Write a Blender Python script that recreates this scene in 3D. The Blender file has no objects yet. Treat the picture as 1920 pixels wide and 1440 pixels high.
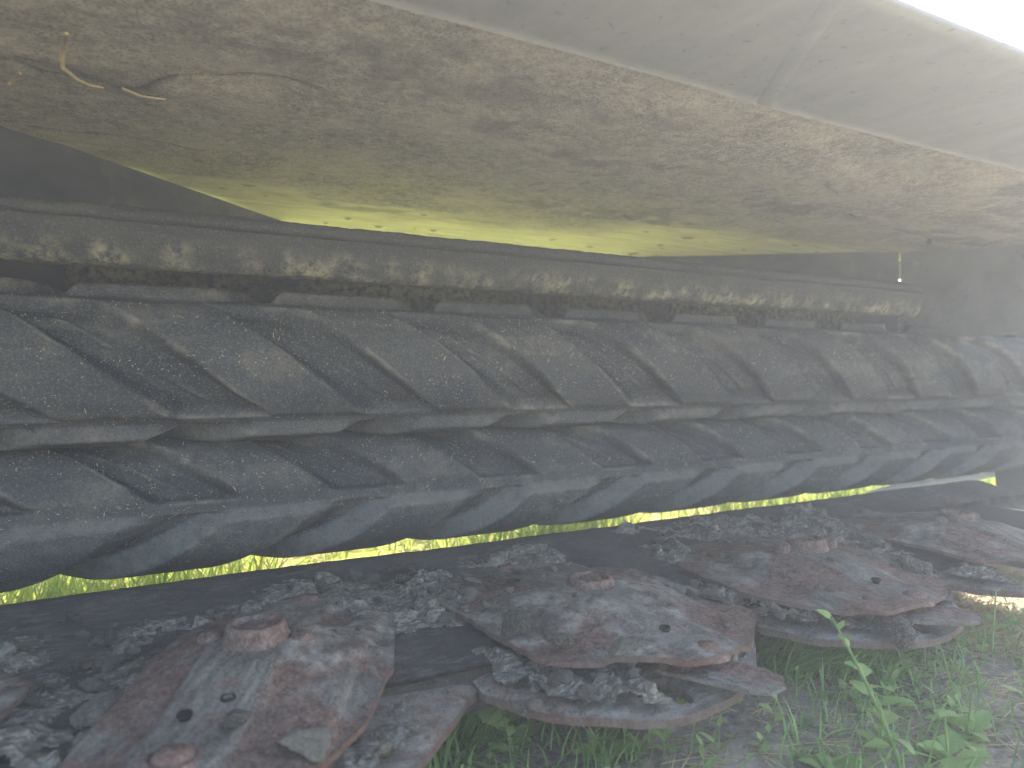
import bpy, math, random
import numpy as np
from mathutils import Vector

# ------------------------------------------------------------------ camera, sky, sun, exposure
S = bpy.context.scene
C = S.collection
R = math.radians
CAM_Z = 0.42
HAZE = 0.08
cam_d = bpy.data.cameras.new('camera')
cam = bpy.data.objects.new('camera', cam_d); C.objects.link(cam)
cam.location = (0, 0, CAM_Z)
cam.rotation_euler = (R(90 - 0.82), 0, R(-30))
cam_d.sensor_width = 36; cam_d.lens = 26.25
cam_d.clip_start = 0.02; cam_d.clip_end = 1000
cam_d.dof.use_dof = True; cam_d.dof.focus_distance = 1.05; cam_d.dof.aperture_fstop = 4.8
S.camera = cam

SUN_EL, SUN_AZ = 36.0, 22.0          # azimuth counted from +X towards +Y
w = bpy.data.worlds.new('World'); S.world = w; w.use_nodes = True
wn = w.node_tree.nodes; wl = w.node_tree.links
sky = wn.new('ShaderNodeTexSky'); sky.sky_type = 'NISHITA'; sky.sun_disc = False
sky.sun_elevation = R(SUN_EL); sky.sun_rotation = R(90 - SUN_AZ)
sky.dust_density = 2.0
bg = wn['Background']; bg.inputs['Strength'].default_value = 0.15
wl.new(sky.outputs[0], bg.inputs[0])
sl = bpy.data.lights.new('sun', 'SUN'); sl.energy = 5.0; sl.angle = R(0.5); sl.color = (1, .93, .80)
sun = bpy.data.objects.new('sun', sl); C.objects.link(sun)
sv = Vector((math.cos(R(SUN_AZ)) * math.cos(R(SUN_EL)), math.sin(R(SUN_AZ)) * math.cos(R(SUN_EL)), math.sin(R(SUN_EL))))
sun.rotation_euler = sv.to_track_quat('Z', 'Y').to_euler()
sun.location = (4, 4, 4)
S.view_settings.view_transform = 'Standard'; S.view_settings.look = 'None'
S.view_settings.gamma = 1.0; S.view_settings.exposure = 2.3
S.render.engine = 'CYCLES'
S.cycles.max_bounces = 6; S.cycles.diffuse_bounces = 4; S.cycles.glossy_bounces = 3
S.cycles.transmission_bounces = 4; S.cycles.use_denoising = True; S.cycles.adaptive_threshold = .02

rng = np.random.default_rng(7); random.seed(7)

# ------------------------------------------------------------------ numpy noise
def _hash(ix, iy, seed):
    h = (ix.astype(np.int64) * 374761393 + iy.astype(np.int64) * 668265263 + seed * 1442695041) & 0xFFFFFFFF
    h = ((h ^ (h >> 13)) * 1274126177) & 0xFFFFFFFF
    return ((h ^ (h >> 16)) & 0xFFFF) / 65535.0
def vnoise(x, y, seed=0):
    x0 = np.floor(x); y0 = np.floor(y); fx = x - x0; fy = y - y0
    fx = fx * fx * (3 - 2 * fx); fy = fy * fy * (3 - 2 * fy)
    a = _hash(x0, y0, seed); b = _hash(x0 + 1, y0, seed); c = _hash(x0, y0 + 1, seed); d = _hash(x0 + 1, y0 + 1, seed)
    return (a * (1 - fx) + b * fx) * (1 - fy) + (c * (1 - fx) + d * fx) * fy
def fbm(x, y, seed=0, octv=4, gain=.5):
    s = 0; amp = 1; tot = 0
    for k in range(octv):
        s = s + amp * vnoise(x * 2 ** k + 17.3 * k, y * 2 ** k + 5.1 * k, seed + k); tot += amp; amp *= gain
    return s / tot
def sstep(a, b, x):
    t = np.clip((x - a) / (b - a), 0, 1); return t * t * (3 - 2 * t)
def cells(x, y, seed=0):
    """nearest / second-nearest cell distance and a random value per cell"""
    x0 = np.floor(x); y0 = np.floor(y)
    d1 = np.full(np.shape(x), 9.); d2 = np.full(np.shape(x), 9.); v = np.zeros(np.shape(x))
    for i in (-1, 0, 1):
        for j in (-1, 0, 1):
            cx = x0 + i; cy = y0 + j
            px = cx + _hash(cx, cy, seed); py = cy + _hash(cx, cy, seed + 1)
            d = np.hypot(px - x, py - y); cv = _hash(cx, cy, seed + 2)
            nearer = d < d1
            d2 = np.where(nearer, d1, np.minimum(d2, d)); v = np.where(nearer, cv, v); d1 = np.where(nearer, d, d1)
    return d1, d2, v

# ------------------------------------------------------------------ materials
MATS = {}
class NT:
    def __init__(s, name):
        s.m = bpy.data.materials.new(name); s.m.use_nodes = True
        s.t = s.m.node_tree; s.n = s.t.nodes; s.l = s.t.links
        s.b = s.n['Principled BSDF']; s.out = s.n['Material Output']
        s.co = s.n.new('ShaderNodeTexCoord').outputs['Object']; MATS[name] = s.m
    def scaled(s, sc):
        mp = s.n.new('ShaderNodeMapping'); mp.inputs['Scale'].default_value = sc; s.l.new(s.co, mp.inputs[0]); return mp.outputs[0]
    def noise(s, scale, detail=4, rough=.55, vec=None, lac=2.0):
        n = s.n.new('ShaderNodeTexNoise'); n.inputs['Scale'].default_value = scale
        n.inputs['Detail'].default_value = detail; n.inputs['Roughness'].default_value = rough
        s.l.new(vec or s.co, n.inputs['Vector']); return n.outputs['Fac']
    def vor(s, scale, feat='F1', vec=None):
        n = s.n.new('ShaderNodeTexVoronoi'); n.feature = feat; n.inputs['Scale'].default_value = scale
        s.l.new(vec or s.co, n.inputs['Vector']); return n.outputs['Distance']
    def ramp(s, fac, stops):
        n = s.n.new('ShaderNodeValToRGB'); e = n.color_ramp.elements
        while len(e) < len(stops): e.new(.5)
        for q, (p, c) in zip(e, stops):
            q.position = p; q.color = (c, c, c, 1) if isinstance(c, (int, float)) else (*c, 1)
        s.l.new(fac, n.inputs[0]); return n.outputs[0]
    def mix(s, fac, a, b, mode='MIX'):
        n = s.n.new('ShaderNodeMix'); n.data_type = 'RGBA'; n.blend_type = mode
        for sock, v in ((n.inputs[0], fac), (n.inputs[6], a), (n.inputs[7], b)):
            if isinstance(v, (int, float)): sock.default_value = v
            elif isinstance(v, tuple): sock.default_value = (*v, 1)
            else: s.l.new(v, sock)
        return n.outputs[2]
    def math(s, op, a, b=0.0):
        n = s.n.new('ShaderNodeMath'); n.operation = op
        for sock, v in ((n.inputs[0], a), (n.inputs[1], b)):
            if isinstance(v, (int, float)): sock.default_value = v
            else: s.l.new(v, sock)
        return n.outputs[0]
    def attr(s, name):
        n = s.n.new('ShaderNodeAttribute'); n.attribute_name = name; return n.outputs['Fac']
    def objrand(s):
        return s.n.new('ShaderNodeObjectInfo').outputs['Random']
    def bump(s, h, strength=.4, dist=.004):
        n = s.n.new('ShaderNodeBump'); n.inputs['Strength'].default_value = strength; n.inputs['Distance'].default_value = dist
        s.l.new(h, n.inputs['Height']); s.l.new(n.outputs[0], s.b.inputs['Normal'])
    def done(s, col, rough=.8, spec=.3, metal=0.0):
        if isinstance(col, tuple): s.b.inputs['Base Color'].default_value = (*col, 1)
        else: s.l.new(col, s.b.inputs['Base Color'])
        if isinstance(rough, (int, float)): s.b.inputs['Roughness'].default_value = rough
        else: s.l.new(rough, s.b.inputs['Roughness'])
        s.b.inputs['Specular IOR Level'].default_value = spec; s.b.inputs['Metallic'].default_value = metal
        return s.m

def mat_rubber():
    s = NT('rubber')
    n1 = s.noise(8, 4, .6); n3 = s.noise(38, 4, .65); n4 = s.noise(330, 2, .6)
    base = s.mix(s.ramp(n1, [(.3, 0.), (.72, 1.)]), (.046, .050, .056), (.090, .090, .085))
    base = s.mix(s.math('MULTIPLY', s.ramp(n3, [(.44, 0.), (.68, 1.)]), .5), base, (.115, .108, .092))
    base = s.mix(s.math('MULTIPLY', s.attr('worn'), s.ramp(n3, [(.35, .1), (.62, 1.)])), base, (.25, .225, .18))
    base = s.mix(s.math('MULTIPLY', s.attr('floor'), .85), base, (.014, .017, .022))  # groove floors and left walls darkened to paint in their shade
    base = s.mix(s.math('MULTIPLY', s.attr('ledge_light'), s.ramp(n3, [(.3, .4), (.58, .95)])), base, (.205, .197, .172))  # dust on up-facing rib steps, brightened to paint their highlight
    base = s.mix(s.math('MULTIPLY', s.ramp(n4, [(.52, 0.), (.66, 1.)]), .5), base, (.20, .195, .17))
    base = s.mix(s.math('MULTIPLY', s.ramp(n4, [(.34, 1.), (.46, 0.)]), .4), base, (.028, .03, .034))
    fl = s.ramp(s.vor(170), [(.07, 1.), (.15, 0.)])
    pres = s.ramp(n1, [(.42, 0.), (.60, 1.)])
    base = s.mix(s.math('MULTIPLY', fl, s.math('MULTIPLY', pres, .8)), base, (.42, .41, .34))
    s.bump(s.math('ADD', n4, s.math('MULTIPLY', n3, 1.5)), .35, .003)
    return s.done(base, s.ramp(n3, [(.3, .75), (.7, .95)]), .22)

def mat_mudroof():
    s = NT('caked_dust')
    mud = s.attr('mud')
    n1 = s.noise(7, 6, .62); n2 = s.noise(60, 5, .7); n3 = s.noise(240, 3, .6)
    st = s.noise(5, 5, .65, s.scaled((1.2, 7, 1)))
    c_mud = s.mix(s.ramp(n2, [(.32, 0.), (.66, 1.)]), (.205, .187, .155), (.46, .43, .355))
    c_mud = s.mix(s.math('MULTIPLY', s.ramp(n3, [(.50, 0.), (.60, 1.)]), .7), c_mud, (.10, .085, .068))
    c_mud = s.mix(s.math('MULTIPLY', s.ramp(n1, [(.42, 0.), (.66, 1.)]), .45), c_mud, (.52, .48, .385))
    c_sheet = s.mix(s.ramp(st, [(.36, 0.), (.64, 1.)]), (.50, .48, .32), (.68, .66, .45))  # rear glow partly painted into the pale yellow of the bare sheet
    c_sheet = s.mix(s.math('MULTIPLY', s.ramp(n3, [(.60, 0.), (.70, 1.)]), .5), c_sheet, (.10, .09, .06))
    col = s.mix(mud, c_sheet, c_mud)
    col = s.mix(s.math('MULTIPLY', s.attr('crack'), .8), col, (.055, .045, .038))
    s.bump(s.math('ADD', s.math('MULTIPLY', n2, s.math('ADD', mud, .15)), s.math('MULTIPLY', n3, s.math('ADD', s.math('MULTIPLY', mud, .5), .06))), .7, .006)
    return s.done(col, .9, .15)

def mat_sheet(name, c1, c2, rough=.7, streak=(3, 3, 3), dirt=(.12, .11, .09)):
    s = NT(name)
    n1 = s.noise(4, 6, .6, s.scaled(streak)); n2 = s.noise(70, 4, .65); n3 = s.noise(14, 5, .6)
    col = s.mix(s.ramp(n1, [(.3, 0.), (.7, 1.)]), c1, c2)
    col = s.mix(s.math('MULTIPLY', s.ramp(n3, [(.52, 0.), (.70, 1.)]), .6), col, dirt)
    col = s.mix(s.math('MULTIPLY', s.ramp(n2, [(.62, 0.), (.70, 1.)]), .55), col, tuple(.5 * q for q in dirt))
    s.bump(s.math('ADD', n2, n3), .2, .002)
    return s.done(col, rough, .3)

def mat_rust():
    s = NT('rusty_steel')
    n1 = s.noise(11, 5, .65); n2 = s.noise(85, 4, .65); n3 = s.noise(30, 4, .6); n4 = s.noise(330, 2, .6); st = s.noise(26, 4, .6, s.scaled((1, 5, 1)))
    rust = s.mix(s.ramp(n2, [(.36, 0.), (.64, 1.)]), (.105, .058, .043), (.24, .150, .112))
    rust = s.mix(s.math('MULTIPLY', s.ramp(n3, [(.52, 0.), (.66, 1.)]), .6), rust, (.135, .095, .072))
    rust = s.mix(s.math('MULTIPLY', s.ramp(st, [(.55, 0.), (.66, 1.)]), .45), rust, (.17, .145, .12))
    steel = s.mix(s.ramp(st, [(.35, 0.), (.65, 1.)]), (.105, .092, .075), (.25, .224, .182))
    sel = s.math('ADD', s.math('ADD', n1, s.math('MULTIPLY', s.attr('steel'), .16)), s.math('MULTIPLY', s.objrand(), .05))
    col = s.mix(s.ramp(sel, [(.50, 1.), (.60, 0.)]), steel, rust)
    mud = s.math('MULTIPLY', s.attr('mud'), s.ramp(n2, [(.36, .25), (.6, 1.)]))
    col = s.mix(mud, col, s.mix(s.ramp(n3, [(.35, 0.), (.65, 1.)]), (.09, .082, .072), (.42, .38, .31)))
    specks = s.math('MULTIPLY', s.ramp(n2, [(.64, 0.), (.72, 1.)]), .7)
    col = s.mix(specks, col, (.23, .20, .16))
    col = s.mix(s.math('MULTIPLY', s.ramp(n4, [(.54, 0.), (.68, 1.)]), .6), col, (.26, .235, .20))
    col = s.mix(s.math('MULTIPLY', s.ramp(n4, [(.32, 1.), (.44, 0.)]), .5), col, (.022, .018, .017))
    col = s.mix(s.math('MULTIPLY', s.attr('edge'), .7), col, (.10, .048, .034))
    s.bump(s.math('ADD', s.math('ADD', n2, s.math('MULTIPLY', n4, .5)), s.math('MULTIPLY', n3, .7)), .7, .004)
    return s.done(col, s.ramp(n3, [(.3, .6), (.7, .9)]), .25)

def mat_mud(name, lo, mid, hi, k=1.0):
    s = NT(name)
    n1 = s.noise(24 * k, 5, .65); n2 = s.noise(150 * k, 3, .7); fib = s.noise(60 * k, 4, .6, s.scaled((1, 5, 3)))
    col = s.mix(s.ramp(n1, [(.34, 0.), (.62, 1.)]), lo, mid)
    col = s.mix(s.ramp(s.math('ADD', s.math('MULTIPLY', n2, .6), s.math('MULTIPLY', fib, .4)), [(.48, 0.), (.66, 1.)]), col, hi)
    col = s.mix(s.math('MULTIPLY', s.math('SUBTRACT', s.objrand(), .35), .7), col, hi)
    s.bump(s.math('ADD', n2, fib), .9, .006 / max(k, .05) ** .8)
    return s.done(col, .95, .1)

def mat_leaf(name, c1, c2, trans=.35, fac=None):
    s = NT(name)
    n1 = s.noise(35, 4, .6)
    r = s.attr('tint')
    col = s.mix(r, c1, c2); col = s.mix(s.math('MULTIPLY', s.ramp(n1, [(.4, 0.), (.7, 1.)]), .35), col, tuple(min(1, q * 1.6) for q in c2))
    s.done(col, .6, .3)
    tr = s.n.new('ShaderNodeBsdfTranslucent'); s.l.new(col, tr.inputs[0])
    mx = s.n.new('ShaderNodeMixShader'); mx.inputs[0].default_value = trans
    s.l.new(s.b.outputs[0], mx.inputs[1]); s.l.new(tr.outputs[0], mx.inputs[2]); s.l.new(mx.outputs[0], s.out.inputs[0])
    return s.m

def mat_ground():
    s = NT('soil')
    n1 = s.noise(6, 6, .6); n2 = s.noise(70, 5, .65); n3 = s.noise(1.1, 5, .6)
    soil = s.mix(s.ramp(n2, [(.35, 0.), (.68, 1.)]), (.13, .108, .083), (.36, .305, .235))
    soil = s.mix(s.ramp(n1, [(.45, 0.), (.65, 1.)]), soil, (.38, .33, .25))
    mead = s.mix(s.ramp(n2, [(.35, 0.), (.65, 1.)]), (.24, .29, .045), (.50, .50, .11))
    mead = s.mix(s.ramp(n1, [(.5, 0.), (.7, 1.)]), mead, (.46, .40, .16))
    dry = s.mix(s.ramp(n2, [(.35, 0.), (.65, 1.)]), (.36, .30, .19), (.55, .475, .31))
    col = s.mix(s.attr('meadow'), soil, mead); col = s.mix(s.attr('dry'), col, dry)
    s.bump(s.math('ADD', n2, n1), .8, .012)
    return s.done(col, .95, .1)

RUB = mat_rubber(); ROOF = mat_mudroof(); RUST = mat_rust()
PAINT = mat_sheet('dusty_grey_sheet', (.13, .135, .14), (.20, .20, .195), .7)
FLAP = mat_sheet('pale_canvas', (.175, .182, .188), (.235, .238, .240), .85, (5, 1.2, 2), (.17, .175, .172))
DARK = mat_sheet('dark_dusty_sheet', (.055, .058, .065), (.11, .11, .11), .75, (1, 1, 4), (.15, .14, .115))
def mat_bar():
    s = NT('dusty_bar_paint')
    n1 = s.noise(6, 5, .6, s.scaled((1, 4, 4))); n2 = s.noise(75, 4, .7); n3 = s.noise(300, 2)
    col = s.mix(s.ramp(n1, [(.3, 0.), (.7, 1.)]), (.052, .053, .054), (.098, .095, .086))
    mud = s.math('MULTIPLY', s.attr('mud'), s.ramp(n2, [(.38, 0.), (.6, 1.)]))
    col = s.mix(mud, col, (.33, .31, .19)); col = s.mix(s.math('MULTIPLY', s.ramp(n3, [(.55, 0.), (.68, 1.)]), .4), col, (.20, .19, .15))  # mud tone yellowed and lightened to paint in the glow
    s.bump(s.math('ADD', n2, n3), .6, .004); return s.done(col, .85, .2)
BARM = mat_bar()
HOLE = mat_sheet('black_hole_shade', (.008, .008, .009), (.014, .013, .013), .9, (3, 3, 3), (.012, .011, .010))  # near-black colour paints the darkness inside the rivet holes
PALE = mat_sheet('pale_galvanised', (.70, .69, .63), (.82, .81, .74), .5, (1, 5, 5), (.45, .44, .38))
MUD = mat_mud('dry_mud', (.028, .025, .023), (.125, .111, .093), (.46, .41, .325))
CLOD = mat_mud('pale_clod', (.085, .077, .066), (.24, .215, .175), (.54, .485, .39), .07)
LUMP = mat_mud('pale_lump', (.30, .27, .215), (.46, .415, .335), (.66, .60, .49), .08)
def mat_grime():
    s = NT('grimy_steel')
    n1 = s.noise(9, 5, .65); n2 = s.noise(60, 4, .7, s.scaled((.6, 1.6, 1))); n3 = s.noise(260, 2)
    col = s.mix(s.ramp(n1, [(.35, 0.), (.65, 1.)]), (.050, .047, .044), (.108, .098, .085))
    col = s.mix(s.math('MULTIPLY', s.ramp(n2, [(.50, 0.), (.66, 1.)]), s.math('ADD', s.attr('mud'), .25)), col, (.17, .155, .13))
    col = s.mix(s.math('MULTIPLY', s.ramp(n3, [(.58, 0.), (.68, 1.)]), .5), col, (.16, .15, .13))
    s.bump(s.math('ADD', n2, s.math('MULTIPLY', n3, .6)), .7, .005); return s.done(col, .85, .2)
GRIME = mat_grime()
SOIL = mat_ground()
LEAF = mat_leaf('weed_leaf', (.19, .30, .095), (.36, .46, .17), .35)
GRASS = mat_leaf('green_grass', (.09, .21, .06), (.30, .44, .13), .3)
LIT = mat_leaf('meadow_grass', (.10, .22, .03), (.52, .56, .10), .45)
STRAW = mat_leaf('dry_straw', (.34, .265, .13), (.58, .48, .25), .2)

# ------------------------------------------------------------------ object helpers
def link(name, me, mat=None, parent=None, smooth=True):
    o = bpy.data.objects.new(name, me); C.objects.link(o)
    if mat is not None and not me.materials: me.materials.append(mat)
    if parent is not None: o.parent = parent
    if smooth and len(me.polygons): me.polygons.foreach_set('use_smooth', np.ones(len(me.polygons), bool))
    return o
def tag(o, label=None, cat=None, group=None, kind=None):
    if label: o['label'] = label
    if cat: o['category'] = cat
    if group: o['group'] = group
    if kind: o['kind'] = kind
    return o
def empty(name, loc=(0, 0, 0), parent=None):
    o = bpy.data.objects.new(name, None); o.location = loc; o.empty_display_size = .05; C.objects.link(o)
    if parent: o.parent = parent
    return o
def mesh_np(name, V, F, attrs=None):
    """V (n,3); F (m,3) or (m,4) index arrays (or a list of such arrays)"""
    me = bpy.data.meshes.new(name)
    Fs = F if isinstance(F, list) else [F]
    V = np.asarray(V, float)
    loops = np.concatenate([f.ravel() for f in Fs]).astype(np.int32)
    tot = np.concatenate([np.full(len(f), f.shape[1], np.int32) for f in Fs])
    start = np.concatenate([[0], np.cumsum(tot)[:-1]]).astype(np.int32)
    me.vertices.add(len(V)); me.vertices.foreach_set('co', V.ravel())
    me.loops.add(len(loops)); me.loops.foreach_set('vertex_index', loops)
    me.polygons.add(len(tot)); me.polygons.foreach_set('loop_start', start); me.polygons.foreach_set('loop_total', tot)
    me.update(calc_edges=True)
    for k, a in (attrs or {}).items():
        at = me.attributes.new(k, 'FLOAT', 'POINT'); at.data.foreach_set('value', np.asarray(a, np.float32).ravel())
    return me
def grid_faces(n, m, wrap=False, off=0, flip=False):
    i, j = np.meshgrid(np.arange(n - 1), np.arange(m if wrap else m - 1), indexing='ij')
    a = i * m + j; b = (i + 1) * m + j; c = (i + 1) * m + (j + 1) % m; d = i * m + (j + 1) % m
    f = np.stack([a, b, c, d], -1).reshape(-1, 4) + off
    return f[:, ::-1] if flip else f
def box(name, lo, hi, mat, parent=None, bev=.002):
    import bmesh
    bm = bmesh.new(); bmesh.ops.create_cube(bm, size=1)
    for v in bm.verts: v.co = Vector([lo[k] + (v.co[k] + .5) * (hi[k] - lo[k]) for k in range(3)])
    if bev: bmesh.ops.bevel(bm, geom=list(bm.edges), offset=bev, segments=2, affect='EDGES', profile=.6)
    me = bpy.data.meshes.new(name); bm.to_mesh(me); bm.free()
    return link(name, me, mat, parent, False)
def prism(name, pts, z0, z1, mat, parent=None, bev=.0, smooth=False):
    """plan outline pts [(x,y)], extruded in z"""
    import bmesh
    bm = bmesh.new(); vs = [bm.verts.new((x, y, z0)) for x, y in pts]; f = bm.faces.new(vs)
    r = bmesh.ops.extrude_face_region(bm, geom=[f])
    for v in [g for g in r['geom'] if isinstance(g, bmesh.types.BMVert)]: v.co.z = z1
    bmesh.ops.recalc_face_normals(bm, faces=list(bm.faces))
    if bev: bmesh.ops.bevel(bm, geom=[e for e in bm.edges if abs(e.verts[0].co.z - e.verts[1].co.z) < 1e-6], offset=bev, segments=2, affect='EDGES')
    me = bpy.data.meshes.new(name); bm.to_mesh(me); bm.free()
    return link(name, me, mat, parent, smooth)
def wall(name, p0, p1, z0, z1, t, mat, parent=None):
    """vertical sheet between two plan points"""
    d = Vector((p1[0] - p0[0], p1[1] - p0[1])); n = Vector((-d.y, d.x)).normalized() * t * .5
    return prism(name, [(p0[0] + n.x, p0[1] + n.y), (p1[0] + n.x, p1[1] + n.y), (p1[0] - n.x, p1[1] - n.y), (p0[0] - n.x, p0[1] - n.y)], z0, z1, mat, parent)
def lathe(name, prof, n, mat, parent=None, loc=(0, 0, 0), sides_flat=False):
    """prof: [(r,z)] from the outside up to the axis"""
    V = []; 
    for r, z in prof:
        for k in range(n):
            a = 2 * math.pi * k / n; V.append((r * math.cos(a), r * math.sin(a), z))
    F = grid_faces(len(prof), n, True)
    me = mesh_np(name, V, F); o = link(name, me, mat, parent, not sides_flat); o.location = loc
    return o

# ------------------------------------------------------------------ ground
def axis(near0, near1, step, far0, far1):
    a = list(np.arange(near0, near1, step)); s = step
    x = near1; 
    while x < far1: a.append(x); s *= 1.35; x += s
    a.append(far1); x = near0; s = step; pre = []
    while x > far0: s *= 1.35; x -= s; pre.append(max(x, far0))
    return np.array(sorted(set(pre + a)))
gx = axis(-1.0, 3.2, .025, -300, 300); gy = axis(-.2, 3.2, .025, -300, 300)
GX, GY = np.meshgrid(gx, gy, indexing='ij')
def ground_z(x, y):
    x = np.asarray(x, float); y = np.asarray(y, float)
    return (fbm(x * 6, y * 6, 3, 4) - .5) * .035 + (fbm(x * 1.2, y * 1.2, 9, 2) - .5) * .03
near = np.exp(-np.maximum(0, np.hypot(GX - 1, GY - 1) - 3) * .3)
GZ = ground_z(GX, GY) * near
mead = np.maximum(sstep(1.35, 1.7, GY), np.maximum(sstep(2.6, 3.2, GX), sstep(-.5, -1.2, GX)))
dry = np.maximum(sstep(.36, .20, GY) * np.exp(-np.maximum(0, np.hypot(GX - 1, GY) - 6) * .2), sstep(1.1, 1.4, GX) * sstep(1.2, 1.0, GY))
dry = np.clip(dry * (.6 + .7 * fbm(GX * 7, GY * 7, 23, 3)), 0, 1)
mead = np.clip(mead * (.55 + .9 * fbm(GX * 4, GY * 4, 21, 3)), 0, 1)
me = mesh_np('ground', np.stack([GX, GY, GZ], -1).reshape(-1, 3), grid_faces(len(gx), len(gy)), {'meadow': mead, 'dry': dry})
tag(link('ground', me, SOIL), kind='structure')

# ------------------------------------------------------------------ the mower
mower = empty('mower_conditioner', (0, 0, 0))
tag(mower, 'dusty mower with ribbed black rubber rollers above a row of rusty cutting discs', 'mower')
X0, X1 = -.75, 2.55
ROOF_Z = .775

# hood roof: the underside carries a crust of dust and mud
nx, ny = 600, 270
xs = np.linspace(X0, 2.24, nx); ys = np.linspace(.65, 1.87, ny)
A, B = np.meshgrid(xs, ys, indexing='ij')
warp = (fbm(A * 2.2, B * 2.2, 40, 4) - .5)
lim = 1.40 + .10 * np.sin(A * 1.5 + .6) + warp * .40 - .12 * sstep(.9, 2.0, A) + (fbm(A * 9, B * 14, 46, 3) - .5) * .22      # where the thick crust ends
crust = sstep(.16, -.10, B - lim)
lim2 = 1.10 + warp * .5 + (fbm(A * 5, B * 5, 61, 3) - .5) * .16
flake = sstep(.012, -.012, B - lim2) * sstep(.40, .52, fbm(A * 2.0, B * 4.5, 71, 3))
lim3 = .93 + (fbm(A * 3, B * 3, 81, 4) - .5) * .4
flake2 = sstep(.012, -.012, B - lim3) * sstep(.45, .55, fbm(A * 2.2 + 9, B * 3.2, 91, 3))
rag = fbm(A * 26, B * 26, 44, 4)
thick = .0012 + .005 * crust * (.55 + .8 * rag) + .007 * flake + .008 * flake2 + .0026 * (fbm(A * 60, B * 60, 47, 3) - .5) * np.clip(crust + .1, 0, 1)
spots = sstep(.83, .89, fbm(A * 22, B * 40, 53, 2)) * (1 - crust)
thick += .004 * spots
gyv, gxv = np.gradient(thick, ys, axis=1), np.gradient(thick, xs, axis=0)
crack = sstep(.35, .95, np.hypot(gyv, gxv) + .0) * np.clip(flake + flake2 + .3, 0, 1)
ln = np.exp(-((B - lim2 - .012 * (rag - .5)) / .007) ** 2) * sstep(.50, .62, fbm(A * 3.1, B * 2, 63, 3)) + np.exp(-((B - lim3) / .008) ** 2) * sstep(.50, .60, fbm(A * 2.4 + 3, B * 2, 64, 3))
lim4 = 1.30 + (fbm(A * 3.5, B * 3.5, 83, 4) - .5) * .3
ln = ln + np.exp(-((B - lim4) / .006) ** 2) * sstep(.47, .60, fbm(A * 2.8 + 7, B * 2, 66, 3))
dark = sstep(.56, .70, fbm(A * 2.6, B * 7.5, 67, 4)) * .55
crack = np.clip(crack + spots + .9 * ln * sstep(.25, .5, rag) + dark * sstep(.3, .55, rag), 0, 1); thick = thick - .004 * np.clip(ln, 0, 1)
sag = .006 * np.sin(A * 2.1 + 1) + .004 * np.sin(B * 5)
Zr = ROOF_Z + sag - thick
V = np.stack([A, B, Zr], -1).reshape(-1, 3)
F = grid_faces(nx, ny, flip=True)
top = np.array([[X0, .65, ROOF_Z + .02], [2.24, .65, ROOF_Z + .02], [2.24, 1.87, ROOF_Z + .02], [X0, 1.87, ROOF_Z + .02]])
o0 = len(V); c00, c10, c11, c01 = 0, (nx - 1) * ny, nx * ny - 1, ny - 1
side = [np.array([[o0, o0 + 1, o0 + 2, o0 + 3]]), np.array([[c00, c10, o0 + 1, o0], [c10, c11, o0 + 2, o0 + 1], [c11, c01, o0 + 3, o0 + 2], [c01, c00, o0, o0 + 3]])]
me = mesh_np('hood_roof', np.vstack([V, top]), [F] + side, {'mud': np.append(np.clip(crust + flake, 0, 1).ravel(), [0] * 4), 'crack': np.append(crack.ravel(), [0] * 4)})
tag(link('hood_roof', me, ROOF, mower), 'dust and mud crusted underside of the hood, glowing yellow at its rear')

# front flap of pale sheet, folded forward from the roof edge
n1, n2 = 160, 14
xs = np.linspace(X0, 2.24, n1); ts = np.linspace(0, 1, n2)
A, T = np.meshgrid(xs, ts, indexing='ij')
edge_z = np.convolve(np.pad(Zr[:, 0], 20, mode='edge'), np.ones(41) / 41, 'valid')
ez = np.interp(A, np.linspace(X0, 2.24, nx), edge_z)
Yf = .646 - .238 * T; Zf = ez.mean() + .35 * (ez - ez.mean()) * (1 - T) - .010 + .002 * np.sin(T * 3.1) + .0012 * np.sin(A * 5 + T * 2)
V1 = np.stack([A, Yf, Zf], -1).reshape(-1, 3); V2 = V1 + np.array([0, 0, .006]); o2 = n1 * n2
me = mesh_np('front_flap', np.vstack([V1, V2]), [grid_faces(n1, n2), grid_faces(n1, n2, off=o2, flip=True)] +
     [np.array([[i * n2 + q, (i + 1) * n2 + q, (i + 1) * n2 + q + o2, i * n2 + q + o2] for i in range(n1 - 1)]) for q in (0, n2 - 1)])
flap = tag(link('front_flap', me, FLAP, mower), 'pale smooth flap along the front edge of the hood')
for xa, xb in ((.56, .73), (1.45, 1.75)):
    tt = np.linspace(.02, .97, 24); Vs = []
    for t_ in tt:
        for e_ in (-.014, -.010, .010, .014):
            x_ = xb + (xa - xb) * t_ + e_; i_ = np.clip((x_ - X0) / (2.24 - X0) * (n1 - 1), 0, n1 - 1.001); a_ = int(i_)
            col_ = Zf[a_] + (Zf[a_ + 1] - Zf[a_]) * (i_ - a_); z_ = np.interp(t_, ts, col_)
            Vs.append((x_, .646 - .238 * t_, z_ - (.0010 if abs(e_) < .012 else -.0003)))
    link('seam_strip', mesh_np('seam_strip', Vs, grid_faces(24, 4)), FLAP, flap)

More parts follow.
